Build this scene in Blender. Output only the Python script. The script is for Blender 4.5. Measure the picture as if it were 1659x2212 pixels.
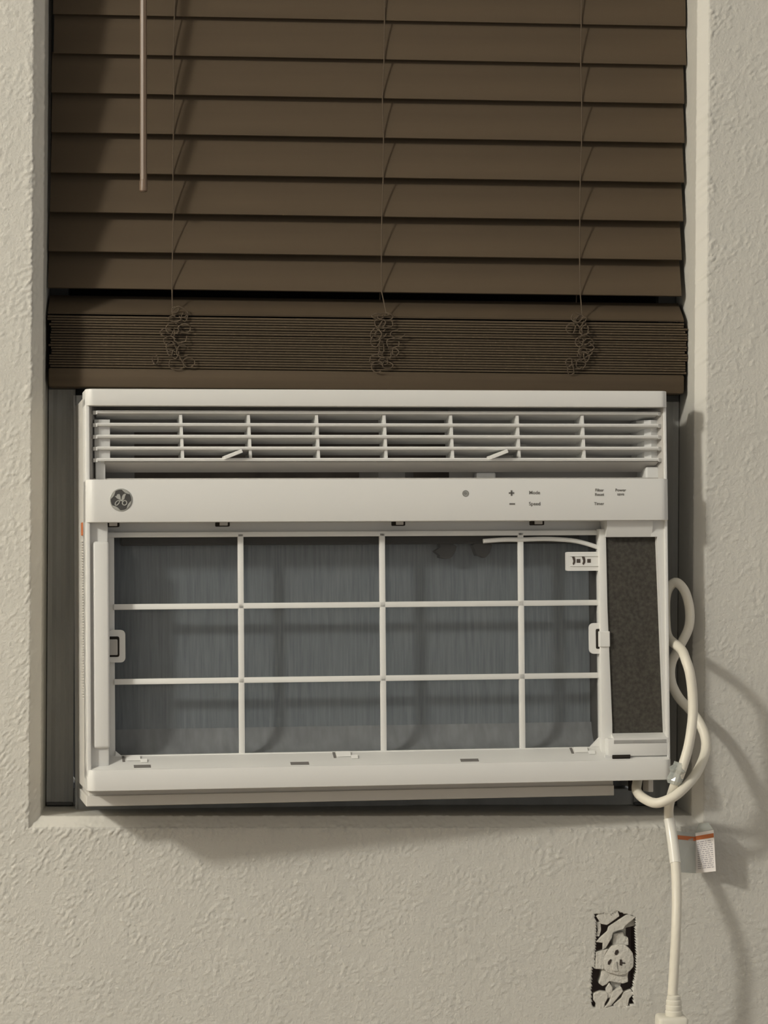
import bpy, bmesh, math, random
import numpy as np
from mathutils import Matrix, Vector

for o in list(bpy.data.objects):
    bpy.data.objects.remove(o, do_unlink=True)
scene = bpy.context.scene
COL = scene.collection
random.seed(7)

# ------------------------------------------------------------------ camera
IMG_W, IMG_H, FOCAL_PX = 1659.0, 2212.0, 6000.0
YAW, PITCH, ROLL = math.atan(379 / FOCAL_PX), math.atan(31 / FOCAL_PX), 0.0065
fw0 = Vector((math.sin(YAW), math.cos(YAW), 0))
rt0 = Vector((math.cos(YAW), -math.sin(YAW), 0))
fwd = fw0 * math.cos(PITCH) + Vector((0, 0, -1)) * math.sin(PITCH)
up0 = rt0.cross(fwd)
rt = rt0 * math.cos(ROLL) + up0 * math.sin(ROLL)
up = up0 * math.cos(ROLL) - rt0 * math.sin(ROLL)
cam_data = bpy.data.cameras.new('camera')
cam_data.sensor_fit = 'HORIZONTAL'
cam_data.sensor_width = 36.0
cam_data.lens = FOCAL_PX / IMG_W * 36.0
cam_data.clip_start = 0.05
cam = bpy.data.objects.new('camera', cam_data)
COL.objects.link(cam)
m = Matrix((rt, up, -fwd)).transposed().to_4x4()
m.translation = Vector((0.0, -FOCAL_PX / 1900.0, 1.25))
cam.matrix_world = m
scene.camera = cam

# ------------------------------------------------------------------ light
world = bpy.data.worlds.new('room_ambient')
scene.world = world
world.use_nodes = True
bg = world.node_tree.nodes['Background']
bg.inputs['Color'].default_value = (1.0, 0.98, 0.95, 1)
bg.inputs['Strength'].default_value = 0.56
ld = bpy.data.lights.new('room_lamp', 'POINT')
ld.energy = 435.0
ld.shadow_soft_size = 0.17
ld.color = (1.0, 0.965, 0.885)
lamp = bpy.data.objects.new('room_lamp', ld)
COL.objects.link(lamp)
lamp.location = (-2.9, -2.65, 2.95)
vs = scene.view_settings
vs.view_transform = 'Standard'
vs.look = 'None'
vs.gamma = 1.0
vs.use_curve_mapping = False
vs.exposure = -0.36

# ------------------------------------------------------------------ materials
def mat(name, color, rough=0.5, spec=0.4, bump=None, vary=None, metal=0.0):
    """color linear albedo; bump=(scale, strength, distance[, stretch]); vary=(scale, amount[, stretch])"""
    mt = bpy.data.materials.new(name)
    mt.use_nodes = True
    nt = mt.node_tree
    b = nt.nodes['Principled BSDF']
    b.inputs['Base Color'].default_value = (*color, 1)
    b.inputs['Roughness'].default_value = rough
    b.inputs['Specular IOR Level'].default_value = spec
    b.inputs['Metallic'].default_value = metal
    def coords(stretch):
        tc = nt.nodes.new('ShaderNodeTexCoord')
        mp = nt.nodes.new('ShaderNodeMapping')
        mp.inputs['Scale'].default_value = stretch
        nt.links.new(tc.outputs['Object'], mp.inputs['Vector'])
        return mp.outputs['Vector']
    if bump:
        n = nt.nodes.new('ShaderNodeTexNoise')
        n.inputs['Scale'].default_value = bump[0]
        n.inputs['Detail'].default_value = 4
        nt.links.new(coords(bump[3] if len(bump) > 3 else (1, 1, 1)), n.inputs['Vector'])
        bp = nt.nodes.new('ShaderNodeBump')
        bp.inputs['Strength'].default_value = bump[1]
        bp.inputs['Distance'].default_value = bump[2]
        nt.links.new(n.outputs['Fac'], bp.inputs['Height'])
        nt.links.new(bp.outputs['Normal'], b.inputs['Normal'])
    if vary:
        n = nt.nodes.new('ShaderNodeTexNoise')
        n.inputs['Scale'].default_value = vary[0]
        n.inputs['Detail'].default_value = 3
        nt.links.new(coords(vary[2] if len(vary) > 2 else (1, 1, 1)), n.inputs['Vector'])
        r = nt.nodes.new('ShaderNodeValToRGB')
        a = vary[1]
        r.color_ramp.elements[0].position = 0.3
        r.color_ramp.elements[1].position = 0.7
        r.color_ramp.elements[0].color = (*[c * (1 - a) for c in color], 1)
        r.color_ramp.elements[1].color = (*[c * (1 + a) for c in color], 1)
        nt.links.new(n.outputs['Fac'], r.inputs['Fac'])
        nt.links.new(r.outputs['Color'], b.inputs['Base Color'])
    return mt

M = {}
M['wall'] = mat('wall_paint', (0.545, 0.53, 0.485), 0.55, 0.25, (330, 0.8, 0.0012), (6, 0.03))
M['ceiling'] = mat('ceiling_paint', (0.80, 0.78, 0.73), 0.8, 0.1)
M['floor'] = mat('carpet_tan', (0.30, 0.25, 0.19), 0.95, 0.05)
M['return_lit'] = mat('window_return_lit', (0.61, 0.592, 0.54), 0.45, 0.3, (420, 0.2, 0.0005))  # wall colour lightened on return and bevel, standing in for stronger light there
M['plastic'] = mat('white_plastic', (0.69, 0.685, 0.66), 0.42, 0.4, (900, 0.06, 0.0003))
M['filterw'] = mat('filter_plastic', (0.74, 0.735, 0.705), 0.45, 0.35)
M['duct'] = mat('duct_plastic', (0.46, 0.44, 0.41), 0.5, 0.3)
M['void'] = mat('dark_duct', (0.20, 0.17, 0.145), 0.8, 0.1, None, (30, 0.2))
M['cabinet'] = mat('cabinet_paint', (0.62, 0.60, 0.56), 0.5, 0.3)
M['foam'] = mat('charcoal_foam', (0.062, 0.058, 0.05), 0.95, 0.08, (700, 0.5, 0.001), (260, 0.25))
M['cavity'] = mat('dark_cavity', (0.07, 0.069, 0.065), 0.9, 0.1)
M['slot'] = mat('dark_slot', (0.03, 0.026, 0.022), 0.9, 0.1)
M['slat'] = mat('brown_slat', (0.083, 0.062, 0.041), 0.65, 0.08, (60, 0.15, 0.0006, (0.05, 1, 6)), (40, 0.08, (0.06, 1, 3)))
M['cordb'] = mat('brown_string', (0.098, 0.075, 0.053), 0.8, 0.1)
M['wand'] = mat('wand_wood', (0.16, 0.112, 0.078), 0.4, 0.4)
M['panel'] = mat('grey_filler', (0.44, 0.44, 0.415), 0.45, 0.35, (12, 0.3, 0.004, (8, 1, 0.6)), (9, 0.12, (4, 1, 0.7)))
M['wframe'] = mat('dark_window_frame', (0.10, 0.10, 0.095), 0.5, 0.3)
M['glass'] = mat('night_glass', (0.012, 0.013, 0.014), 0.06, 0.5)
M['cord'] = mat('cream_cord', (0.74, 0.70, 0.60), 0.42, 0.4)
M['plug'] = mat('cream_plug', (0.72, 0.69, 0.60), 0.45, 0.4)
M['brass'] = mat('brass_prong', (0.5, 0.4, 0.2), 0.3, 0.5, metal=1.0)
M['ink'] = mat('grey_ink', (0.15, 0.142, 0.128), 0.6, 0.2)
M['badge'] = mat('badge_dark', (0.06, 0.058, 0.053), 0.35, 0.4)
M['silver'] = mat('badge_silver', (0.36, 0.36, 0.33), 0.35, 0.5)
M['label'] = mat('label_white', (0.80, 0.76, 0.74), 0.4, 0.4)
M['sleeve'] = mat('sleeve_cream', (0.80, 0.78, 0.71), 0.25, 0.5)
M['orange'] = mat('label_orange', (0.50, 0.16, 0.06), 0.5, 0.3)
M['print'] = mat('label_print', (0.42, 0.40, 0.42), 0.6, 0.2)
M['boxdark'] = mat('box_dark', (0.42, 0.34, 0.32), 0.85, 0.1)
M['plaster'] = mat('painted_plaster', (0.56, 0.54, 0.49), 0.6, 0.2, (240, 0.9, 0.002))
M['hole'] = mat('socket_hole_dark', (0.05, 0.04, 0.035), 0.9, 0.1)

def coil_material():
    mt = mat('coil_fins', (0.36, 0.42, 0.46), 0.5, 0.3)
    nt = mt.node_tree
    b = nt.nodes['Principled BSDF']
    tc = nt.nodes.new('ShaderNodeTexCoord')
    mp = nt.nodes.new('ShaderNodeMapping')
    mp.inputs['Scale'].default_value = (60, 1, 3)
    n = nt.nodes.new('ShaderNodeTexNoise')
    n.inputs['Scale'].default_value = 8
    n.inputs['Detail'].default_value = 5
    nt.links.new(tc.outputs['Object'], mp.inputs['Vector'])
    nt.links.new(mp.outputs['Vector'], n.inputs['Vector'])
    r = nt.nodes.new('ShaderNodeValToRGB')
    r.color_ramp.elements[0].position = 0.25
    r.color_ramp.elements[1].position = 0.8
    r.color_ramp.elements[0].color = (0.19, 0.225, 0.25, 1)
    r.color_ramp.elements[1].color = (0.33, 0.37, 0.39, 1)
    nt.links.new(n.outputs['Fac'], r.inputs['Fac'])
    nt.links.new(r.outputs['Color'], b.inputs['Base Color'])
    return mt
M['coil'] = coil_material()
M['notch'] = mat('notch_shade', (0.16, 0.15, 0.14), 0.7)
M['tray'] = mat('grey_tray', (0.32, 0.34, 0.35), 0.6, 0.2, None, (40, 0.15, (3, 1, 1)))

def mesh_material(name, color, opacity):
    """fine dark netting / clear film: partly see-through"""
    mt = mat(name, color, 0.8, 0.15)
    nt = mt.node_tree
    b = nt.nodes['Principled BSDF']
    out = nt.nodes['Material Output']
    tr = nt.nodes.new('ShaderNodeBsdfTransparent')
    mx = nt.nodes.new('ShaderNodeMixShader')
    mx.inputs['Fac'].default_value = opacity
    nt.links.new(tr.outputs['BSDF'], mx.inputs[1])
    nt.links.new(b.outputs['BSDF'], mx.inputs[2])
    nt.links.new(mx.outputs['Shader'], out.inputs['Surface'])
    return mt
M['net'] = mesh_material('filter_netting', (0.10, 0.10, 0.10), 0.19)
M['film'] = mesh_material('clear_film', (0.50, 0.53, 0.50), 0.55)
M['film'].node_tree.nodes['Principled BSDF'].inputs['Roughness'].default_value = 0.15
M['film'].node_tree.nodes['Principled BSDF'].inputs['Specular IOR Level'].default_value = 0.8

# ------------------------------------------------------------------ mesh helpers (millimetres in, metres out)
class MB:
    def __init__(self):
        self.v = []; self.f = []
    def add(self, vs, fs):
        n = len(self.v)
        self.v += [tuple(p) for p in vs]
        self.f += [tuple(i + n for i in f) for f in fs]
        return self
    def box(self, x0, x1, y0, y1, z0, z1, r=0.0, seg=2):
        bm = bmesh.new()
        bmesh.ops.create_cube(bm, size=1.0)
        for w in bm.verts:
            w.co = ((x0 + x1) / 2 + w.co.x * (x1 - x0), (y0 + y1) / 2 + w.co.y * (y1 - y0), (z0 + z1) / 2 + w.co.z * (z1 - z0))
        if r > 0:
            r = min(r, 0.49 * min(abs(x1 - x0), abs(y1 - y0), abs(z1 - z0)))
            bmesh.ops.bevel(bm, geom=bm.edges[:], offset=r, segments=seg, profile=0.5, affect='EDGES')
        bm.verts.index_update()
        self.add([w.co[:] for w in bm.verts], [[w.index for w in f.verts] for f in bm.faces])
        bm.free()
        return self
    def prism(self, poly, y0, y1, axis='y', bevel=0.0):
        """polygon extruded: axis y -> poly (x,z); axis z -> poly (x,y); axis x -> poly (y,z)"""
        def p3(a, b, t):
            return {'y': (a, t, b), 'z': (a, b, t), 'x': (t, a, b)}[axis]
        bm = bmesh.new()
        lo = [bm.verts.new(p3(a, b, y0)) for a, b in poly]
        hi = [bm.verts.new(p3(a, b, y1)) for a, b in poly]
        bm.faces.new(lo); bm.faces.new(hi[::-1])
        n = len(poly)
        for i in range(n):
            j = (i + 1) % n
            bm.faces.new((lo[j], lo[i], hi[i], hi[j]))
        bmesh.ops.recalc_face_normals(bm, faces=bm.faces[:])
        if bevel > 0:
            bmesh.ops.bevel(bm, geom=[e for e in bm.edges], offset=bevel, segments=2, profile=0.5, affect='EDGES', clamp_overlap=True)
        big = [f for f in bm.faces if len(f.verts) > 4]
        if big:
            bmesh.ops.triangulate(bm, faces=big)
        bm.verts.index_update()
        self.add([w.co[:] for w in bm.verts], [[w.index for w in f.verts] for f in bm.faces])
        bm.free()
        return self
    def tube(self, pts, r, seg=10, closed=False, smooth=0, flat=1.0):
        P = [Vector(p) for p in pts]
        if smooth:
            Q = []
            n = len(P)
            rng = range(n if closed else n - 1)
            for i in rng:
                if closed:
                    a, b, c, d = P[(i - 1) % n], P[i], P[(i + 1) % n], P[(i + 2) % n]
                else:
                    a, b, c, d = P[max(i - 1, 0)], P[i], P[i + 1], P[min(i + 2, n - 1)]
                for k in range(smooth):
                    t = k / smooth
                    Q.append(0.5 * ((2 * b) + (c - a) * t + (2 * a - 5 * b + 4 * c - d) * t * t + (3 * b - a - 3 * c + d) * t ** 3))
            if not closed:
                Q.append(P[-1])
            P = Q
        n = len(P)
        rr = r if isinstance(r, (list, tuple)) else None
        vs, fs = [], []
        T = []
        for i in range(n):
            a = P[(i - 1) % n] if closed else P[max(i - 1, 0)]
            b = P[(i + 1) % n] if closed else P[min(i + 1, n - 1)]
            t = (b - a)
            T.append(t.normalized() if t.length > 1e-9 else Vector((0, 0, 1)))
        ref = Vector((0, 1, 0)) if abs(T[0].y) < 0.9 else Vector((1, 0, 0))
        N = (ref - T[0] * ref.dot(T[0])).normalized()
        for i in range(n):
            N = (N - T[i] * N.dot(T[i])).normalized()
            B = T[i].cross(N)
            rad = rr[min(int(i * len(rr) / n), len(rr) - 1)] if rr else r
            for k in range(seg):
                a = 2 * math.pi * k / seg
                vs.append(P[i] + (N * math.cos(a) * flat + B * math.sin(a)) * rad)
        for i in range(n if closed else n - 1):
            j = (i + 1) % n
            for k in range(seg):
                l = (k + 1) % seg
                fs.append((i * seg + k, i * seg + l, j * seg + l, j * seg + k))
        if not closed:
            fs.append(tuple(range(seg))[::-1])
            fs.append(tuple((n - 1) * seg + k for k in range(seg)))
        return self.add(vs, fs)
    def lathe(self, prof, c, axis='z', seg=24):
        """prof: list of (radius, t) along axis through c"""
        vs, fs = [], []
        for r, t in prof:
            for k in range(seg):
                a = 2 * math.pi * k / seg
                if axis == 'z':
                    vs.append((c[0] + r * math.cos(a), c[1] + r * math.sin(a), c[2] + t))
                else:
                    vs.append((c[0] + r * math.cos(a), c[1] + t, c[2] + r * math.sin(a)))
        n = len(prof)
        for i in range(n - 1):
            for k in range(seg):
                l = (k + 1) % seg
                fs.append((i * seg + k, i * seg + l, (i + 1) * seg + l, (i + 1) * seg + k))
        fs.append(tuple(range(seg))[::-1]); fs.append(tuple((n - 1) * seg + k for k in range(seg)))
        return self.add(vs, fs)
    def build(self, name, material, parent=None, smooth=False, off=(0, 0, 0), label=None):
        me = bpy.data.meshes.new(name)
        me.from_pydata([((x - off[0]) * 0.001, (y - off[1]) * 0.001, (z - off[2]) * 0.001) for x, y, z in self.v], [], self.f)
        bm = bmesh.new(); bm.from_mesh(me)
        bmesh.ops.recalc_face_normals(bm, faces=bm.faces[:])
        bm.to_mesh(me); bm.free()
        if smooth:
            me.polygons.foreach_set('use_smooth', [True] * len(me.polygons))
            me.set_sharp_from_angle(angle=math.radians(38))
        me.materials.append(M[material] if isinstance(material, str) else material)
        return link(name, me, parent, label)

def link(name, me, parent=None, label=None):
    o = bpy.data.objects.new(name, me)
    COL.objects.link(o)
    if parent:
        o.parent = parent
    if label:
        o['label'] = label
    return o

def empty(name, loc=(0, 0, 0), label=None, cat=None):
    o = bpy.data.objects.new(name, None)
    COL.objects.link(o)
    o.location = loc
    o.empty_display_size = 0.05
    if label:
        o['label'] = label
        o['category'] = cat
    return o

def copy_part(o, parent):
    c = o.copy()
    COL.objects.link(c)
    c.parent = parent
    return c

# ------------------------------------------------------------------ the wall with its bevelled window opening
XL, XR, ZB, ZT, RB = -188.5, 557.5, 886.0, 2150.0, 12.8      # opening in mm, width of the bevelled plaster edge

def bandnoise(ny, nx, wl, rng, ang, aniso):
    """periodic band-passed random field, unit variance; wl = wavelength in samples"""
    w = rng.standard_normal((ny, nx))
    F = np.fft.fft2(w)
    ky = np.fft.fftfreq(ny)[:, None]; kx = np.fft.fftfreq(nx)[None, :]
    u = kx * math.cos(ang) + ky * math.sin(ang)
    v = -kx * math.sin(ang) + ky * math.cos(ang)
    k = np.sqrt((u * aniso) ** 2 + v ** 2)
    g = np.exp(-((k * wl - 1.0) ** 2) / 0.35)
    n = np.real(np.fft.ifft2(F * g))
    return n / n.std()

HOLE = [(443.7,774),(455,775.5),(463,773.5),(469.8,778.0),(480,774.5),(491.5,771.6),(492.3,749),(493,726.9),(492.5,710.3),(490.4,693.7),(488.8,685.4),
        (490.6,671.6),(477.3,667.2),(463.9,669),(452,667.5),(442.3,666.9),(441.1,680.1),(441.4,705),(442.5,716),(445,712),(445.5,732.6),(446.2,744.7),(446.6,764)]

def build_wall():
    rng = np.random.default_rng(3)
    prof = []                                   # (outward offset, depth y, normal_out, normal_y)
    for y in np.arange(200, 100, -10.0): prof.append((0, y, -1, 0))
    for y in np.arange(100, RB, -3.0): prof.append((0, y, -1, 0))
    for a in np.linspace(0, 1, 11):
        prof.append((RB * a, RB * (1 - a), -0.707, -0.707))
    for o in np.arange(RB + 1.0, 360, 1.6): prof.append((o, 0, 0, -1))
    for o in (380, 450, 600, 850, 1200, 3400): prof.append((o, 0, 0, -1))
    prof = np.array(prof, float)
    segs = []
    Lz = ZT - ZB
    tz = np.concatenate([np.linspace(0, 260, 12, endpoint=False), np.arange(260, Lz, 1.6)]) / Lz
    segs += [(0, t) for t in tz]
    segs += [(1, t) for t in np.arange(0, XR - XL, 1.25) / (XR - XL)]
    segs += [(2, 1 - t) for t in np.concatenate([[1.0], tz[::-1][:-1]])]
    segs += [(3, t) for t in np.linspace(0, 1, 12, endpoint=False)]
    sid = np.array([s for s, _ in segs]); t = np.array([q for _, q in segs])
    no, npath = len(prof), len(segs)
    o = prof[:, 0][:, None]; T = t[None, :]
    X = np.zeros((no, npath)); Z = np.zeros((no, npath)); DX = np.zeros(npath); DZ = np.zeros(npath)
    cs = {0: ((XL, -1, ZT, 1), (XL, -1, ZB, -1)), 1: ((XL, -1, ZB, -1), (XR, 1, ZB, -1)),
          2: ((XR, 1, ZB, -1), (XR, 1, ZT, 1)), 3: ((XR, 1, ZT, 1), (XL, -1, ZT, 1))}
    for s in range(4):
        mk = sid == s
        a, b = cs[s]
        ax = a[0] + a[1] * o; az = a[2] + a[3] * o; bx = b[0] + b[1] * o; bz = b[2] + b[3] * o
        X[:, mk] = ax + (bx - ax) * T[:, mk]
        Z[:, mk] = az + (bz - az) * T[:, mk]
        DX[mk] = {0: -1, 2: 1}.get(s, 0); DZ[mk] = {1: -1, 3: 1}.get(s, 0)
    Y = np.repeat(prof[:, 1][:, None], npath, 1)
    # knock-down texture: flattened islands with soft ragged edges plus finer grain
    ny, nx, px = 1024, 1024, 1.0
    n1 = bandnoise(ny, nx, 6.6, rng, 0.8, 2.0)
    n1b = bandnoise(ny, nx, 24, rng, 0.9, 1.3)
    n2 = bandnoise(ny, nx, 4.6, rng, 0.8, 1.8)
    n3 = bandnoise(ny, nx, 70, rng, 0.3, 1.0)
    isl = np.clip((n1 * 0.95 + n1b * 0.4 + n3 * 0.3 - 0.6) / 0.9, 0, 1)
    isl = isl * isl * (3 - 2 * isl)
    H = 0.72 * isl + 0.13 * n2 * np.clip(0.6 + 0.5 * n3, 0.15, 1.5)
    def samp(x, z):
        fx = (x / px) % nx; fz = (z / px) % ny
        i = np.floor(fx).astype(int); j = np.floor(fz).astype(int)
        a = fx - i; b = fz - j
        i1 = (i + 1) % nx; j1 = (j + 1) % ny
        return (H[j, i] * (1 - a) * (1 - b) + H[j, i1] * a * (1 - b) + H[j1, i] * (1 - a) * b + H[j1, i1] * a * b)
    h = samp(X + Y * 0.9 + 400, Z + Y * 0.7)
    fade = np.where(prof[:, 0] > 350, 0.0, 1.0) * np.where(prof[:, 1] > 60, 0.35, 1.0) * np.where((prof[:, 1] > 2), 0.7, 1.0)
    # rough lumps along the very edge of the bevelled plaster corner
    edge = np.exp(-((prof[:, 0] - RB - 2) / 5.0) ** 2) * (prof[:, 1] < 9)
    h = h * fade[:, None] * (1 + 0.9 * edge[:, None])
    nout = prof[:, 2][:, None]; nyy = prof[:, 3][:, None]
    X = X + h * nout * DX[None, :]; Z = Z + h * nout * DZ[None, :]; Y = Y + h * nyy
    # outlet cut-out
    hx = np.array([p[0] for p in HOLE]); hz = np.array([p[1] for p in HOLE])
    cxm = (X[:-1] + X[1:]) / 2; czm = (Z[:-1] + Z[1:]) / 2
    fxm = (cxm + np.roll(cxm, -1, 1)) / 2; fzm = (czm + np.roll(czm, -1, 1)) / 2
    inside = np.zeros(fxm.shape, bool)
    box = (fxm > 438) & (fxm < 496) & (fzm > 664) & (fzm < 782) & (prof[:-1, 0][:, None] > 20)
    for a, b in np.argwhere(box):
        x, z = fxm[a, b], fzm[a, b]
        c = False
        for k in range(len(hx)):
            k2 = (k + 1) % len(hx)
            if (hz[k] > z) != (hz[k2] > z) and x < (hx[k2] - hx[k]) * (z - hz[k]) / (hz[k2] - hz[k]) + hx[k]:
                c = not c
        inside[a, b] = c
    verts = np.stack([X, Y, Z], -1).reshape(-1, 3) * 0.001
    ii, jj = np.meshgrid(np.arange(no - 1), np.arange(npath), indexing='ij')
    j2 = (jj + 1) % npath
    quads = np.stack([ii * npath + jj, ii * npath + j2, (ii + 1) * npath + j2, (ii + 1) * npath + jj], -1)
    # plaster thickness round the cut-out
    edges = []
    for a, b in np.argwhere(inside):
        q = quads[a, b]
        for (da, db, e0, e1) in ((-1, 0, 0, 1), (0, 1, 1, 2), (1, 0, 2, 3), (0, -1, 3, 0)):
            if not inside[a + da, (b + db) % npath]:
                edges.append((q[e0], q[e1]))
    keep = quads.reshape(-1, 4)[~inside.reshape(-1)]
    extra_v, extra_f = [], []
    nv = len(verts)
    for a, b in edges:
        k = nv + len(extra_v)
        va, vb = verts[a].copy(), verts[b].copy()
        va[1] += 0.011; vb[1] += 0.011
        extra_v += [va, vb]
        extra_f.append((a, b, k + 1, k))
    verts = np.vstack([verts, np.array(extra_v)])
    faces = np.vstack([keep, np.array(extra_f, int)]).astype(np.int32)
    me = bpy.data.meshes.new('wall_back')
    me.vertices.add(len(verts))
    me.vertices.foreach_set('co', verts.astype(np.float32).ravel())
    me.loops.add(faces.size)
    me.loops.foreach_set('vertex_index', faces.ravel())
    me.polygons.add(len(faces))
    me.polygons.foreach_set('loop_start', np.arange(0, faces.size, 4, dtype=np.int32))
    me.polygons.foreach_set('use_smooth', np.ones(len(faces), bool))
    me.update(calc_edges=True)
    me.validate()
    me.materials.append(M['wall'])
    me.materials.append(M['return_lit'])
    nret = int(np.argmax(prof[:, 0] > RB * 0.98)) - 1
    mi = np.zeros(quads.shape[:2], np.int32); mi[:nret] = 1
    mi = np.concatenate([mi.reshape(-1)[~inside.reshape(-1)], np.zeros(len(extra_f), np.int32)])
    me.polygons.foreach_set('material_index', mi)
    ob = link('wall_back', me)
    ob['kind'] = 'structure'
    ob['label'] = 'cream knock-down textured wall with a bevelled plaster window opening'
    return ob
build_wall()

def room_plane(name, x0, x1, y0, y1, z0, z1, material, label):
    ob = MB().box(x0, x1, y0, y1, z0, z1).build(name, material)
    ob['kind'] = 'structure'
    ob['label'] = label
room_plane('ceiling', -3600, 2300, -4800, 30, 3100, 3120, 'ceiling', 'white ceiling of the room')
room_plane('wall_left', -3620, -3600, -4800, 30, 0, 3150, 'wall', 'cream side wall of the room')
room_plane('floor', -3600, 2300, -4800, 30, -20, 0, 'floor', 'tan carpet floor of the room')

# ------------------------------------------------------------------ the window behind the blind
win = empty('window_1', ((XL + XR) / 2000, 0.165, ZB / 1000))
win['kind'] = 'structure'
win['label'] = 'dark window in the plaster recess behind the blind'
WO = ((XL + XR) / 2, 165, ZB)
fm = MB()
fm.box(XL, XL + 22, 140, 190, ZB, ZT, 2).box(XR - 22, XR, 140, 190, ZB, ZT, 2).box(XL, XR, 140, 190, ZT - 25, ZT, 2)
fm.build('window_frame', 'wframe', win, off=WO)
MB().box(XL + 4, XR - 4, 118, 190, ZB, ZB + 20, 1.5).build('bottom_track', 'panel', win, off=WO)
MB().box(XL + 22, XR - 22, 146, 176, 1366, 1404, 2).build('sash_rail', 'wframe', win, off=WO)
MB().box(XL + 22, XR - 22, 158, 162, 1404, ZT - 25).build('window_pane', 'glass', win, off=WO)

# grey pleated filler panels closing the gaps left and right of the air conditioner
def filler(x0, x1, z0, z1, label):
    p = empty('filler_panel', ((x0 + x1) / 2000, 0.116, z0 / 1000), label, 'filler panel')
    p['group'] = 'filler panels beside the air conditioner'
    off = ((x0 + x1) / 2, 116, z0)
    n = max(3, int(round((x1 - x0) / 12)))
    front = [(x0 + (x1 - x0) * k / (2 * n), 112 + (2.2 if k % 2 else 0)) for k in range(2 * n + 1)]
    poly = front + [(x, y + 4) for x, y in front[::-1]]
    MB().prism(poly, z0 + 3, z1, 'z').build('pleated_sheet', 'panel', p, off=off)
    MB().box(x0, x1, 109, 119, z0, z0 + 4, 1).build('bottom_channel', 'wframe', p, off=off)
    MB().box(x0, x1, 109, 119, z1, z1 + 8, 1).build('top_channel', 'wframe', p, off=off)
filler(-187.5, -156.5, 887, 1374, 'dark grey filler panel in the gap left of the air conditioner')
filler(506, 556.5, 887, 1366, 'dark grey filler panel in the shadowed gap right of the air conditioner')

# ------------------------------------------------------------------ brown slatted blind
BY = 80.0
blind = empty('window_blind', (0.183, BY / 1000, 1.372), 'brown slatted window blind, partly raised, hanging behind the air conditioner', 'blind')
blind.rotation_euler = (0, 0.0022, 0)
BO = (183, BY, 1372)
BX0, BX1 = -186.0, 552.0
def slat_mesh(width=50.0, thick=2.85, crown=0.7):
    n = 8
    top, bot = [], []
    for k in range(n + 1):
        s = -1 + 2 * k / n
        a = s * width / 2
        c = crown * (1 - s * s)
        th = thick / 2 * math.sqrt(max(0.5, 1 - abs(s) ** 10))
        top.append((a, c + th)); bot.append((a, c - th))
    poly = [(-(0), 0)]
    poly = top + bot[::-1]
    mb = MB().prism(poly, -369, 369, 'x')
    return mb
sm = slat_mesh()
first = sm.build('slat', 'slat', blind, smooth=True)
def place_slat(o, zc, phi, dy=0.0, dx=0.0):
    # local profile: width axis = y, crown axis = z ; phi = angle of the slat from horizontal, front edge low
    o.location = (dx / 1000, dy / 1000, (zc - BO[2]) / 1000)
    o.rotation_euler = (phi, 0, 0)
low = [1489, 1531.5, 1577, 1622.5, 1669, 1715, 1760.5, 1806]
zz = 1806
while zz < 2080:
    zz += 45.6
    low.append(zz)
k_used = False
front_pts = []
for k, zl in enumerate(low):
    deg = 66 + min(k, 8) * 2.1
    phi = math.radians(deg)
    zc = zl + 25 * math.sin(phi)
    o = first if not k_used else copy_part(first, blind)
    k_used = True
    place_slat(o, zc, phi, dy=random.uniform(-0.6, 0.6), dx=random.uniform(-1.2, 1.2) + (0.4 * k))
    front_pts.append((BY - 25 * math.cos(phi) - 1.5, zl))
# half-turned slat resting on the stack, then the stack itself
o = copy_part(first, blind)
place_slat(o, 1470.5, math.radians(27), dy=-2)
NST = 20
for k in range(NST):
    o = copy_part(first, blind)
    place_slat(o, 1398.2 + k * 3.0, math.radians(random.uniform(-0.15, 0.15)), dy=random.uniform(-1.4, 1.2), dx=random.uniform(-2, 2) + (3 if k < 18 else 0))
MB().box(BX0 + 1, BX1 + 1, BY - 26, BY + 26, 1374, 1396.5, 3).build('bottom_rail', 'slat', blind, smooth=True, off=BO)
MB().box(BX0, BX1, BY - 30, BY + 30, 2098, 2148, 2).build('headrail', 'slat', blind, off=BO)
rng = random.Random(11)
for xi, x in enumerate((-44, 199, 431)):
    fp = sorted(front_pts, key=lambda p: p[1])
    line = [(x + 1, BY - 28, 1462)] + [(x + rng.uniform(-1.2, 1.2), y - 1.0, z) for y, z in fp] + [(x, BY - 22, 2100)]
    if xi == 1:
        line[0] = (x + 5, BY - 28, 1462)
    mb = MB().tube(line, 0.75, 6)
    back = [(x, BY + 27, 1398)] + [(x, 2 * BY - y + 1, z + 40) for y, z in fp][:-1] + [(x, BY + 20, 2100)]
    mb.tube(back, 0.75, 6)
    mb.build('ladder_cord', 'cordb', blind, off=BO)
    # slack ladder strings bunched up in front of the stacked slats
    tb = MB()
    for q in range(17):
        cx = x + rng.gauss(1, 7); cz = 1398 + 66 * (q + 0.5) / 17 + rng.uniform(-4, 4)
        a = rng.uniform(3, 9); b = rng.uniform(3, 7); ph = rng.uniform(0, 3.1)
        pts = []
        for s in range(7):
            t = ph + s * 2 * math.pi / 7 * rng.uniform(0.85, 1.1)
            pts.append((cx + a * math.cos(t), BY - 28.5 + rng.uniform(-4, 0.5), cz + b * math.sin(t)))
        tb.tube(pts, 0.75, 5, closed=(q % 3 == 0), smooth=3)
    tb.build('slack_string', 'cordb', blind, off=BO)
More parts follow.
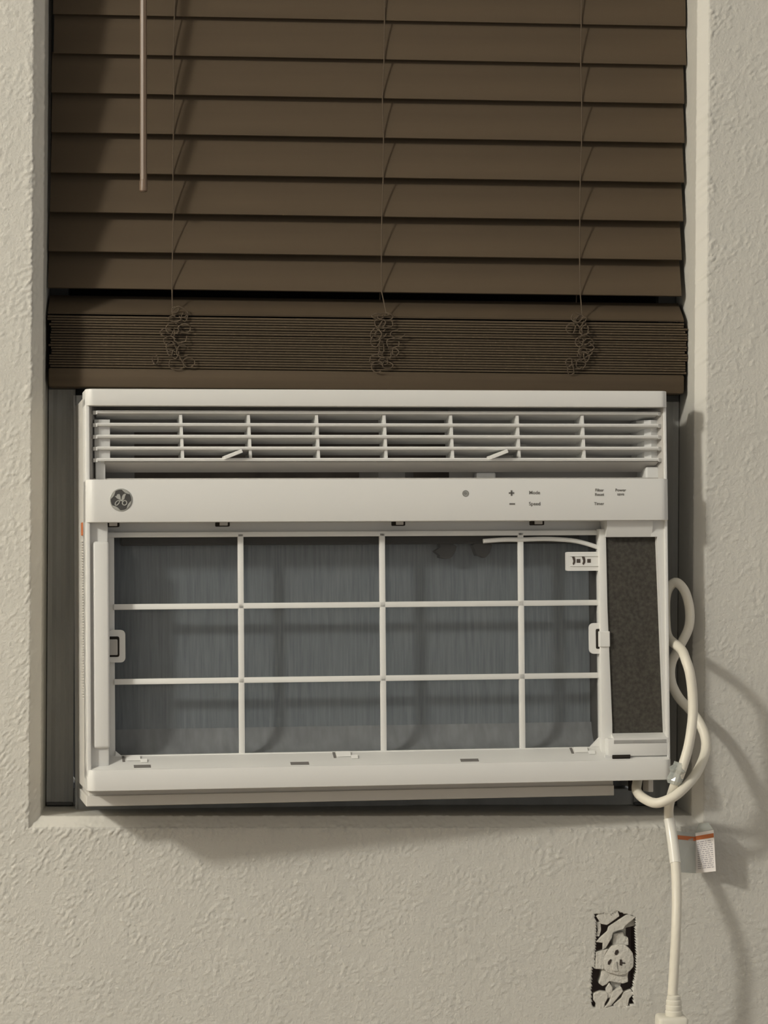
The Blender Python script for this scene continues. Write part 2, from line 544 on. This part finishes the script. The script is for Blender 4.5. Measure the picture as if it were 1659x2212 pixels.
# tilt wand
wand = MB()
wand.tube([(-80.5, 34, 2080), (-79, 31, 1816), (-77, 29, 1599)], 4.0, 8)
w = wand.build('tilt_wand', 'wand', blind, smooth=False, off=BO, label='thin lighter brown tilt wand hanging in front of the slats')
MB().lathe([(3.2, 0), (4.6, 1.5), (4.6, 12), (4.0, 14)], (-77, 29, 1597)).build('wand_tip', 'wand', w, smooth=True, off=BO)
MB().tube([(-80.5, 34, 2080), (-80.5, 44, 2095), (-80.5, 52, 2105)], 2.0, 8, smooth=4).build('wand_hook', 'wframe', w, off=BO)

# ------------------------------------------------------------------ the air conditioner (local axes: x right, y into the wall, z up; mm)
ac = empty('window_air_conditioner', (0.1974, -0.088, 0.931),
           'white window air conditioner with its front grille removed, showing the filter frame', 'air conditioner')
ac.rotation_euler = (Matrix.Rotation(0.10482, 3, 'Z') @ Matrix.Rotation(-0.03619, 3, 'X') @ Matrix.Rotation(-0.00906, 3, 'Y')).to_euler()
ac.scale = (1.024, 1.024, 1.024)
A = ac
def rounded_front(x0, x1, yf, yb, r, n=7):
    """plan outline (x,y) with the two front corners rounded"""
    p = [(x0, yb)]
    for k in range(n + 1):
        a = math.pi / 2 * k / n
        p.append((x0 + r * (1 - math.cos(a)), yf + r * (1 - math.sin(a))))
    for k in range(n + 1):
        a = math.pi / 2 * (1 - k / n)
        p.append((x1 - r * (1 - math.cos(a)), yf + r * (1 - math.sin(a))))
    p.append((x1, yb))
    return p
# cabinet and base
MB().box(-319.5, -317, 52, 450, -3, 424, 0.8).box(314, 316, 52, 450, -3, 424, 0.8).box(-319, 316, 52, 450, 421, 424, 0.8).box(-319, 316, 52, 450, -3, 0, 0.8).box(-318, 315, 126, 450, -2, 422).build('cabinet', 'cabinet', A)
bp = MB().box(-319, 270, 60, 450, -20.5, -9, 1).box(-316, 270, 64, 450, -10, -3, 0.8)
bp.box(311, 317, 66, 450, -18, -3, 1).build('base_pan', 'cabinet', A)
MB().box(296, 312, 90, 98, -18, -3).build('base_slot', 'slot', A)
sv = MB()
for k in range(58):
    sv.box(-321.6, -319, 62, 96, 96 + k * 3.0, 97.4 + k * 3.0)
sv.build('side_vents', 'cabinet', A)
MB().box(-321.2, -319, 70, 92, 274, 288).build('side_sticker', 'orange', A, label='small orange sticker on the cabinet side')
fl = MB().box(-321, 318, 198, 208, -42, -3).box(-321, 318, 198, 208, 424, 436).box(-322.5, -319, 198, 208, -42, 436).box(315, 319, 198, 208, -42, 436)
fl.build('gap_seal_flange', 'panel', A)  # added ring that blocks world light showing through gaps round the cabinet
# bezel
bz = MB()
bz.prism(rounded_front(-321, 321, 0, 55, 9), 411, 429, 'z', 1.0)
bz.prism(rounded_front(-321, 321, 0, 55, 9), 0, 22.5, 'z', 1.5)
bz.box(-321, -316.5, 5, 55, 15, 420, 1)
bz.box(317.5, 321, 8, 55, 15, 420, 1)
bz.box(-321, -297, 12, 55, 10, 290, 2)                       # left stile
bz.prism([(303, 290), (321, 290), (321, 20), (316.5, 20), (316.5, 52), (310, 268), (303, 268)], 12, 55)  # right stile
bz.prism([(4, 22), (30, 35.5), (55, 35.5), (55, 10), (4, 10)], -319, 319, 'x')           # sloping sill of the filter bay
bz.box(250, 319, 8, 55, 26, 46, 2)                           # block under the control box
bz.prism([(8, 46), (20, 51), (55, 51), (55, 40), (8, 40)], 257, 319, 'x')
bz.prism([(8, 280), (14, 268), (30, 268), (40, 284), (40, 290), (8, 290)], 252, 304, 'x')  # ledge over the control box
bz.box(-300, 312, 40, 55, 274, 300, 0.5)                     # header behind the panel
bz.build('front_bezel', 'plastic', A, smooth=True)
MB().box(-314, -296, 7.5, 20, 45, 266, 3, 3).build('stile_pad', 'plastic', A, smooth=True)
# control panel band
band = MB().prism(rounded_front(-321, 321, -2, 45, 10), 286, 332, 'z', 1.2).build('control_panel', 'plastic', A, smooth=True)
# logo badge
lg = MB().lathe([(12.2, 0.2), (12.2, -0.5), (11.7, -0.8), (11.0, -0.7)], (-284, -2, 310), 'y', 36)
badge = lg.build('badge', 'silver', band, smooth=True)
MB().lathe([(11.0, 0.0), (11.0, -0.95), (10.8, -1.0)], (-284, -2, 310), 'y', 36).build('badge_face', 'badge', band, smooth=False)
def zp(pts):   # emblem drawing units to mm
    return [(-284 + (x - 830) / 46.0, 310 + (770 - y) / 46.0) for x, y in pts]
em = MB()
em.prism(zp([(530, 590), (615, 575), (640, 495), (760, 480), (800, 600), (825, 790), (640, 705)]), -3.4, -2.8)
em.prism(zp([(842, 790), (880, 600), (930, 510), (1020, 465), (1080, 485), (1030, 590), (1000, 720), (930, 790)]), -3.4, -2.8)
def ring2(cx, cy, a, b, ang, w):
    pts = []
    for k in range(18):
        t = 2 * math.pi * k / 18
        px = cx + a * math.cos(t) * math.cos(ang) - b * math.sin(t) * math.sin(ang)
        py = cy + a * math.cos(t) * math.sin(ang) + b * math.sin(t) * math.cos(ang)
        q = zp([(px, py)])[0]
        pts.append((q[0], -3.1, q[1]))
    em.tube(pts, w, 5, closed=True)
ring2(650, 920, 140, 75, -0.85, 0.62)
ring2(1010, 920, 105, 115, 0.4, 0.72)
em.tube([(q[0], -3.1, q[1]) for q in zp([(740, 830), (830, 800), (930, 850)])], 0.8, 5)
for a0 in (35, 125, 215, 305):
    inner, outer = [], []
    for k in range(9):
        t = math.radians(a0 + 50 * k / 8)
        w_ = 2.1 * math.sin(math.pi * min(1, (k + 0.2) / 8.0)) ** 0.7
        outer.append((-284 + 11.0 * math.cos(t), 310 + 11.0 * math.sin(t)))
        inner.append((-284 + (10.9 - w_) * math.cos(t), 310 + (10.9 - w_) * math.sin(t)))
    em.prism(outer + inner[::-1], -3.3, -2.8)
em.build('badge_emblem', 'silver', band)
# printed marks
def text(body, x, z, size, parent, y=-2.25, material='ink', bold=0.0):
    cu = bpy.data.curves.new('printed_text', 'FONT')
    cu.body = body
    cu.size = size * 0.001
    cu.align_x = 'CENTER'; cu.align_y = 'CENTER'
    cu.extrude = 0.00012
    cu.offset = bold * 0.001
    cu.resolution_u = 3
    tmp = bpy.data.objects.new('tmp', cu)
    COL.objects.link(tmp)
    dg = bpy.context.evaluated_depsgraph_get()
    me = bpy.data.meshes.new_from_object(tmp.evaluated_get(dg))
    me.name = 'printed_text'
    bpy.data.objects.remove(tmp, do_unlink=True)
    me.transform(Matrix.Translation((x * 0.001, y * 0.001, z * 0.001)) @ Matrix.Rotation(math.pi / 2, 4, 'X'))
    me.materials.clear()
    me.materials.append(M[material])
    return link('printed_text', me, parent)
text('Mode', 168, 316.6, 5.4, band, bold=0.05)
text('Speed', 168, 304.4, 5.4, band, bold=0.05)
text('Filter', 241, 319.2, 4.6, band, bold=0.04)
text('Reset', 241, 314.4, 4.6, band, bold=0.04)
text('Timer', 240.5, 304.3, 4.6, band, bold=0.04)
text('Power', 265, 319.2, 4.6, band, bold=0.04)
text('save', 265, 314.8, 4.6, band, bold=0.04)
pm = MB().box(139.2, 145.2, -2.4, -1.8, 315.4, 317.2).box(141.3, 143.1, -2.4, -1.8, 313.3, 319.3)
pm.build('plus_mark', 'ink', band)
MB().box(139.8, 146, -2.4, -1.8, 303.6, 305.2).build('minus_mark', 'ink', band)
pw = MB()
pw.lathe([(3.6, 0.1), (3.6, -0.35), (2.4, -0.35), (2.4, 0.1)], (91, -2, 316), 'y', 24)
pw.lathe([(1.9, 0.1), (1.9, -0.3)], (91, -2, 316), 'y', 16)
pw.build('power_mark', mat('mark_grey', (0.22, 0.22, 0.2), 0.5), band)
# small catches under the control panel
for x, w_ in ((-292, 15), (-173, 15), (20, 14), (175, 15), (290, 15)):
    c = MB().box(x - w_ / 2, x + w_ / 2, 14, 24, 281.5, 287, 1).build('panel_catch', 'slot', A)
    MB().box(x - w_ / 4, x + w_ / 3, 12, 16, 282.5, 287, 0.5).build('catch_tongue', 'duct', c)

# air outlet
dk = MB()
dk.prism([(4, 411.5), (100, 410.5), (100, 416), (4, 416)], -318, 318, 'x')                # roof
dk.prism([(20, 332), (100, 332), (100, 334), (20, 334)], -318, 318, 'x')            # floor
dk.prism([(-318, 14), (-318, 100), (-312, 100), (-300, 60), (-314, 14)], 332, 411, 'z')
dk.prism([(319, 10), (319, 100), (290, 100), (304, 50), (317, 10)], 332, 411, 'z')
# back wall pieces round the dark outlet throat
dk.box(-318, -262, 92, 100, 332, 411)
dk.box(-318, 318, 90, 100, 396, 411)
dk.prism([(85, 60), (100, 100), (319, 100), (319, 40), (300, 62)], 332, 411, 'z')   # angled wall of the right half
dk.prism([(-10, 100), (6, 64), (36, 64), (52, 100)], 332, 344, 'z')                  # wedge on the duct floor
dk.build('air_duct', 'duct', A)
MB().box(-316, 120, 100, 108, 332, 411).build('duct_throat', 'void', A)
for k, (zf, zr) in enumerate(((405, 399), (391.6, 385.2), (378.9, 372.5), (366.2, 360), (353.8, 347.6))):
    mb = MB()
    poly = [(10.2, zf + 0.2), (11, zf + 1.6), (13.5, zf + 1.5), (36, zr + 1.1), (36, zr - 0.6), (13, zf - 1.9), (11, zf - 1.6)]
    mb.prism(poly, -308, 312, 'x')
    for sx, xe in ((-1, -308), (1, 312)):                    # swept-back rounded ends
        mb.prism([(xe, 10.4), (xe + sx * 4.0, 13), (xe + sx * 5.2, 18), (xe + sx * 5, 30), (xe, 32)], zf - 2.6, zf + 1.3, 'z')
    mb.build('louver_blade', 'plastic', A)
MB().prism([(13, 351), (15, 352.5), (36, 345.5), (40, 341.5), (38, 341), (33, 343.5)], -300, 312, 'x').build('lower_deflector', 'duct', A, smooth=True)
vm = MB().prism([(13, 402.5), (17, 404), (46, 400), (46, 352), (13.5, 354)], -1.5, 1.5, 'x')
van = None
for u in (-218, -144.5, -70, 4.5, 78.5, 153, 226.5):
    if van is None:
        van = vm.build('vertical_vane', 'filterw', A); v_ = van
    else:
        v_ = copy_part(van, A)
    v_.location = (u / 1000, 0, 0)
    v_.rotation_euler = (0, -0.045, 0)
    v_.location = (u / 1000 + math.sin(0.045) * 0.378 + 0.001, 0, 0)
for x0, x1 in ((-171.5, -153.5), (121, 139)):
    a = math.atan2(7, 18)
    cx, cz = (x0 + x1) / 2, 359
    L, t = 10.5, 2.0
    poly = [(cx - L * math.cos(a) + t * math.sin(a), cz - L * math.sin(a) - t * math.cos(a)), (cx + L * math.cos(a) + t * math.sin(a), cz + L * math.sin(a) - t * math.cos(a)),
            (cx + L * math.cos(a) - t * math.sin(a), cz + L * math.sin(a) + t * math.cos(a)), (cx - L * math.cos(a) - t * math.sin(a), cz - L * math.sin(a) + t * math.cos(a))]
    MB().prism(poly, 2, 22, 'y', 0.6).build('vane_lever', 'filterw', A)
MB().prism([(-310.5, 19), (-306, 15), (-294, 17), (-294, 50), (-310.5, 50)], 352, 397, 'z').box(-309.5, -299, 18, 50, 332, 353, 1).build('louver_end', 'plastic', A)
MB().prism([(294, 36), (299, 22), (306, 19), (316, 22), (318, 60), (294, 60)], 352, 398, 'z').box(300, 317, 20, 60, 332, 346, 2).build('louver_end', 'plastic', A)
MB().tube([(118, 48, 334), (118, 48, 350), (124, 44, 353)], 4, 8).box(112, 134, 40, 56, 332, 341, 2).build('duct_post', 'plastic', A)

# filter bay
cav = MB()
cav.box(-297, -289, 39, 120, 30, 272).box(246, 254, 39, 120, 30, 272).box(-297, 254, 57, 120, 279, 287).box(-297, 254, 118, 124, 30, 285)
cav.build('filter_bay', 'cavity', A)
MB().prism([(38, 34), (46, 35.5), (54, 39), (60, 45), (64, 53), (66.5, 62), (68, 62), (68, 28), (38, 28)], -289, 246, 'x').build('drip_tray', 'tray', A, smooth=True)
MB().box(-288, 245, 67, 117, 44, 281).build('evaporator_coil', 'coil', A)
flt = MB()
FY0, FY1 = 30, 36
flt.box(-297, -289, 33, 38, 27, 277, 0.6)
flt.prism([(246, 277), (253.5, 277), (254.5, 190), (258.5, 62), (258.5, 44), (251, 29), (246, 29)], 20, 38, 'y', 0.5)
flt.box(-297, 250, FY0, FY1, 270.5, 276, 0.6)
flt.box(-290, 250, FY0 - 1, FY1, 28, 36, 0.6)
flt.prism([(-289, 36), (-289, 41), (-283, 36)], 30, 36).prism([(246, 36), (246, 46), (236, 36)], 29, 36)
for u in (-152, 4, 159.3):
    flt.box(u - 3.1, u + 3.1, FY0, FY1, 33, 274, 0.7)
for v in (195.6, 115.0):
    flt.box(-290, 248, FY0, FY1, v - 3.1, v + 3.1, 0.7)
ff = flt.build('filter_frame', 'filterw', A, smooth=True)
us = [(-289, -155.1), (-148.9, 0.9), (7.1, 156.2), (162.4, 246)]
vss = [(36, 111.9), (118.1, 192.5), (198.7, 270.5)]
for u0, u1 in us:
    for v0, v1 in vss:
        MB().box(u0 - 1, u1 + 1, 34.0, 34.4, v0 - 1, v1 + 1).build('filter_netting', 'net', ff)
# pull tabs
def rr(x0, x1, z0, z1, r, n=4):
    p = []
    for cx, cz, a0 in ((x1 - r, z1 - r, 0), (x0 + r, z1 - r, 90), (x0 + r, z0 + r, 180), (x1 - r, z0 + r, 270)):
        for k in range(n + 1):
            a = math.radians(a0 + 90 * k / n)
            p.append((cx + r * math.cos(a), cz + r * math.sin(a)))
    return p
tl = MB().prism(rr(-297, -278, 136, 171, 5), 27, 32, 'y').build('pull_tab', 'filterw', ff, smooth=False)
MB().prism(rr(-297, -284.5, 142, 164, 2), 26.4, 27.2).build('latch_slot', 'slot', tl)
MB().box(-297, -286.5, 23.5, 29, 144, 161, 1).build('latch', 'duct', tl)
tr = MB().prism(rr(235, 256, 139, 173, 5), 25, 30, 'y').build('pull_tab', 'filterw', ff)
MB().prism(rr(242, 256, 144.5, 166.5, 1.5), 24.4, 25.2).build('latch_slot', 'slot', tr)
MB().box(244.5, 256.5, 18, 27, 146.5, 164, 1).build('latch', 'filterw', tr)
# hinge notches along the lower rail
for u in (-281, -52, 213):
    MB().prism([(18.5, 30.0), (29, 35.5), (29.2, 34.6), (18.7, 29.2)], u - 1.4, u + 1.4, 'x').build('rail_notch', 'notch', ff)
    hg = MB().prism([(20, 30.9), (27, 36.4), (29, 35.2), (22, 31.0)], u + 3, u + 18, 'x').prism([(16, 29.0), (20, 32.6), (21, 31), (17, 28.6)], u + 18, u + 25, 'x')
    hg.build('rail_hinge', 'filterw', ff)
# slots in the sloping sill
for u0, u1, s in ((-271, -253, 0), (-102, -82, 1), (85, 105, 1), (255, 275, 0)):
    MB().prism([(7.0, 24.0), (12.0, 26.6), (12.3, 25.4), (7.5, 22.6)], u0, u1, 'x').build('sill_slot', 'slot' if (u0 > 200) else 'notch', A)
MB().box(247, 258, 9, 12, 24, 28).build('sill_rib', 'plastic', A)
MB().box(255, 275, 6.2, 9, 24.6, 28.0).build('control_slot', 'slot', A)
# connector tab on the filter frame
ct = MB().prism(rr(210, 248, 231, 252, 1.5), 27, 33).build('connector_tab', 'filterw', ff)
MB().box(214, 247, 25.8, 27.2, 236.0, 236.8).box(214, 247, 25.8, 27.2, 247, 247.6).build('tab_rib', 'filterw', ct)
for x, w_, h_, cur in ((218.2, 3.8, 9.5, 1), (223.6, 4.2, 4.2, 0), (229.4, 4.0, 9.5, 1), (235.6, 4.0, 4.2, 0)):
    if cur:
        p = [(x - w_ / 2, 242 + h_ / 2), (x + w_ * 0.25, 242 + h_ / 2), (x + w_ / 2, 242 + h_ * 0.2), (x + w_ / 2, 242 - h_ * 0.15), (x, 242 - h_ / 2), (x - w_ * 0.35, 242 - h_ * 0.35), (x - w_ * 0.1, 242)]
    else:
        p = [(x - w_ / 2, 242 + h_ / 2), (x + w_ / 2, 242 + h_ / 2), (x + w_ / 2, 242 - h_ / 2), (x - w_ / 2, 242 - h_ / 2)]
    MB().prism(p, 26.7, 27.3).build('tab_hole', mat('tab_hole_brown', (0.07, 0.055, 0.045), 0.8), ct)
# sensor tube and scraps of foam in front of the coil
MB().tube([(117, 31, 264.5), (140, 31, 266), (161, 31, 266), (190, 31, 266.5), (222, 31, 264), (247, 31, 257)], 2.6, 10, smooth=5).build('sensor_tube', 'filterw', A, smooth=True)
for cx, cz, s in ((80, 254, 1.0), (120, 256, 0.9)):
    mb = MB()
    rg = random.Random(int(cx))
    poly = [(cx + s * (11 + rg.uniform(-3, 3)) * math.cos(t), cz + s * (10 + rg.uniform(-2.5, 2.5)) * math.sin(t)) for t in np.linspace(0, 2 * math.pi, 14, endpoint=False)]
    mb.prism(poly + [], 50, 66.5)
    mb.build('foam_scrap', 'cavity', A)
MB().box(-280, 230, 48, 66.5, 262, 282, 2).build('foam_strip', 'cavity', A)
# dark side insulation beside the filter
MB().prism([(252, 268), (310.2, 269), (316.6, 51), (257.5, 51)], 22, 40).build('side_insulation', 'foam', A, label='charcoal foam insulation strip beside the filter')

# ------------------------------------------------------------------ power cord
cord_pts = [(495,14,950),(494,0,937),(491,-8,926),(487,-32,919),(490,-62,914),(501,-84,911),(518,-90,918),(533,-85,929),(549,-70,944),(562,-48,964),(564,-36,981),(558,-26,998),(549,-16,1011),(538,-8,1024),(530,-5,1042),(530,-5,1062),(538,-8,1080),(549,-8,1103),(550,-8,1125),(544,-8,1146),(534,-3,1155),(525,2,1142),(524,1,1112),(526,-8,1092),(534,-46,1081),(535,-68,1072),(539,-76,1056),(542,-77,1032),(542,-79,1006),(537,-83,975),(528,-87,947),(522,-78,928),(523,-40,905),(526,-20,888),(528,-26,870),(530,-42,838),(529,-58,806),(527,-68,771),(525,-70,730),(523,-70,694)]
PO = (523, -70, 600)
pc = empty('power_cord', (PO[0] / 1000, PO[1] / 1000, PO[2] / 1000), 'cream power cord looped beside the air conditioner and hanging down to its plug', 'power cord')
MB().tube(cord_pts, 5.6, 12, smooth=6).build('cord', 'cord', pc, smooth=True, off=PO)
MB().tube([(526, -21, 886), (528, -26.5, 870), (529.2, -34, 854), (530, -42, 838)], 6.3, 12, smooth=4).build('clear_sleeve', 'sleeve', pc, smooth=True, off=PO)
rel = MB()
rel.lathe([(8.6, 0), (9.4, 1), (9.6, 6), (8.8, 7), (9.2, 8), (9.2, 12), (8.4, 13), (8.8, 14), (8.6, 18), (7.6, 19), (8.0, 20), (7.6, 23), (6, 24)], (524.5, -70, 670), 'z', 24)
rel.build('strain_relief', 'plug', pc, smooth=True, off=PO)
pb = MB().box(506, 539, -86, -50, 600, 671, 4, 3).build('plug_body', 'plug', pc, smooth=True, off=PO)
for x in (515, 531):
    MB().box(x - 0.8, x + 0.8, -50, -30, 634, 641).build('prong', 'brass', pb, off=PO)
MB().lathe([(2.4, 0), (2.4, 20)], (523, -50, 619), 'y', 12).build('ground_pin', 'brass', pb, off=PO)
for k, z in enumerate((646, 628)):
    MB().box(516, 530, -87.5, -85, z - 4, z + 4, 1.2).build('plug_button', 'plug', pb, off=PO)
# warning tag folded round the cord
def sheet(p00, p10, p11, p01, t=0.3):
    a, b, c, d = [Vector(p) for p in (p00, p10, p11, p01)]
    n = (b - a).cross(d - a).normalized() * t
    vs_ = [a, b, c, d, a + n, b + n, c + n, d + n]
    fs_ = [(0, 1, 2, 3), (7, 6, 5, 4), (0, 4, 5, 1), (1, 5, 6, 2), (2, 6, 7, 3), (3, 7, 4, 0)]
    return [tuple(v) for v in vs_], fs_
def lerp2(q, u, v):
    a, b, c, d = [Vector(p) for p in q]
    return (a.lerp(b, u)).lerp(d.lerp(c, u), v)
QL = ((535, -35, 827), (560, -6, 822), (559, -6, 868), (534, -28, 873))       # clear inner half, going back
QR = ((560, -6, 822), (578, -34, 828), (575, -34, 875), (559, -6, 868))       # printed half, coming forward
tag = MB().add(*sheet(*QR)).build('warning_tag', 'label', pc, off=PO, label='white printed warning tag with an orange stripe')
MB().add(*sheet(*QL)).build('clear_flap', 'film', tag, off=PO)
def quad_on(q, u0, u1, v0, v1, lift):
    a, b, c, d = [Vector(p) for p in q]
    n = (b - a).cross(d - a).normalized()
    if n.y > 0: n = -n
    return sheet(*[tuple(lerp2(q, u, v) + n * lift) for u, v in ((u0, v0), (u1, v0), (u1, v1), (u0, v1))], t=0.1)
st = MB().add(*quad_on(QL, 0, 1, 0.80, 0.90, 0.5)).add(*quad_on(QR, 0, 1, 0.82, 0.92, 0.5))
st.build('orange_stripe', 'orange', tag, off=PO)
MB().add(*sheet((559, -7, 868.5), (575, -34, 875.5), (570, -28, 882.5), (562, -13, 880))).build('clear_end', 'film', tag, off=PO)
pt = MB()
rg = random.Random(5)
for k in range(14):
    v = 0.10 + 0.05 * k
    u = 0.12
    while u < 0.9:
        w_ = rg.uniform(0.08, 0.22)
        pt.add(*quad_on(QR, u, min(u + w_, 0.92), v, v + 0.022, 0.45))
        u += w_ + 0.05
pt.build('fine_print', 'print', tag, off=PO)
# clear plastic tie bundling the loops
tie = MB()
rg = random.Random(9)
prof = []
for k in range(7):
    prof.append((rg.uniform(7.0, 10.5) if 0 < k < 6 else 6.5, k * 4.2))
tie.lathe(prof, (0, 0, 0), 'z', 14)
tm = Matrix.Translation((520, -85, 932)) @ Matrix.Rotation(math.radians(17), 4, 'Y')
tie.v = [tuple((tm @ Vector((x * (1 + rg.uniform(-.12, .12)), y * (1 + rg.uniform(-.12, .12)), z)))) for x, y, z in tie.v]
tie.build('plastic_tie', 'film', pc, off=PO)

# ------------------------------------------------------------------ uncovered wall outlet
OO = (467, 0, 667)
outlet = empty('wall_outlet', (0.467, 0.0, 0.667), 'uncovered paint-splattered wall outlet in a ragged cut-out', 'outlet')
bx = MB()
bx.box(438, 440, 11, 58, 660, 782).box(495, 497, 11, 58, 660, 782).box(438, 497, 11, 58, 780, 784).box(438, 497, 11, 58, 658, 662).box(438, 497, 56, 58, 660, 782)
bx.build('outlet_box', 'boxdark', outlet, off=OO)
face = [(455.5,725.9),(460.1,733.6),(464.5,738),(472.3,740.2),(479,739.6),(484.6,735.2),(488.5,729.6),(489.7,722.5),(489.4,714.2),(485.9,709.8),(480.3,705.4),(472.6,704.3),(459.2,707.7),(455.8,711),(454.9,720.4)]
fc = MB().prism(face, -1.0, 14, 'y', 0.9).build('socket_face', 'plaster', outlet, smooth=True, off=OO)
MB().prism([(467.3,729.6),(468.6,733),(471,734),(472.2,731),(470,727.8),(468,727.8)], -1.6, 0).build('ground_hole', 'hole', fc, off=OO)
MB().prism([(459.6,717),(459.8,720),(462.5,723),(464.2,722.5),(463,719),(461.5,716.5)], -1.6, 0).build('blade_hole', 'hole', fc, off=OO)
MB().prism([(473.4,716),(473.4,722.5),(475.8,722.5),(476.2,719.2),(479.8,719),(479.8,717.8),(476.2,717.8),(476,715.5)], -1.6, 0).build('blade_hole', 'hole', fc, off=OO)
MB().prism([(464.6,711),(465.6,720),(470,720.5),(470.5,713),(472,709.5),(466,709)], -2.4, 0, 'y', 0.6).build('paint_drip', 'plaster', fc, off=OO)
MB().prism([(466.7,751.3),(477.8,753.4),(478.9,749),(483.9,746.8),(484.5,737.9),(472.3,737),(465.6,737)], 4, 20, 'y', 1).box(468, 482, 12, 26, 700, 760).build('socket_neck', 'plaster', outlet, off=OO)
MB().prism([(453.5,713),(470,708),(485,710),(483.4,703),(484,696),(478,694),(462,696.8),(459.3,693.4),(454.3,691.2),(449.6,694.7),(452.2,702)], 2.5, 18, 'y', 1.0).build('socket_base', 'plaster', outlet, off=OO)
MB().prism([(463.2,697),(477.1,695),(476,690.5),(477,682),(465,682),(464.9,691.6)], 9, 20, 'y', 0.8).build('mounting_strap', 'plaster', outlet, off=OO)
MB().prism([(446,730.9),(454.6,733.1),(460.1,734.7),(456.3,727),(455.6,711),(445.3,711.6)], -0.5, 10, 'y', 0.8).build('mounting_ear', 'plaster', outlet, off=OO)
for poly, y0, y1 in (
    ([(460.5,760.1),(471,767),(482,774),(491.8,771.2),(479.4,760.6),(477.7,757.3),(465.5,754),(463.9,746.8),(457.9,736.4),(453.7,733.6),(454,741.4),(446.0,742.5),(451.7,748.5),(458.9,754.6)], -1.2, 4),
    ([(443.3,683.4),(451.6,686.2),(459.3,685),(460.5,678.4),(457,672),(455.6,665),(446,665),(446.5,672),(443.5,676)], 0, 9),
    ([(458.2,688.9),(462.1,695.5),(466,689.4),(464.9,680),(461.1,677.3),(458.8,682.8)], 1, 9),
    ([(466,686.1),(475.4,691),(477.7,686),(472.7,680),(463.9,669.5),(456.7,667.4),(461.6,674)], -1.2, 7),
    ([(478.2,684.9),(487.1,687.7),(490,682.7),(485,677.2),(483.4,668.9),(478,665),(472.8,665),(466,670.3),(475.5,678.3)], 0, 8),
    ([(446,772),(450.4,774.7),(459.8,776.5),(470.8,779),(473.1,772),(464.3,765.6),(458.8,761.8),(452.1,763)], 0.2, 6),
    ([(446,765),(451.6,765.6),(452.2,755.7),(450,748.1),(446,748.7),(448.3,755.7)], 2, 9),
    ([(479,761),(493,772),(494,760),(480,757)], 9, 14)):
    MB().prism(poly, y0, y1, 'y', 0.7).build('plaster_scrap', 'plaster', outlet, off=OO)
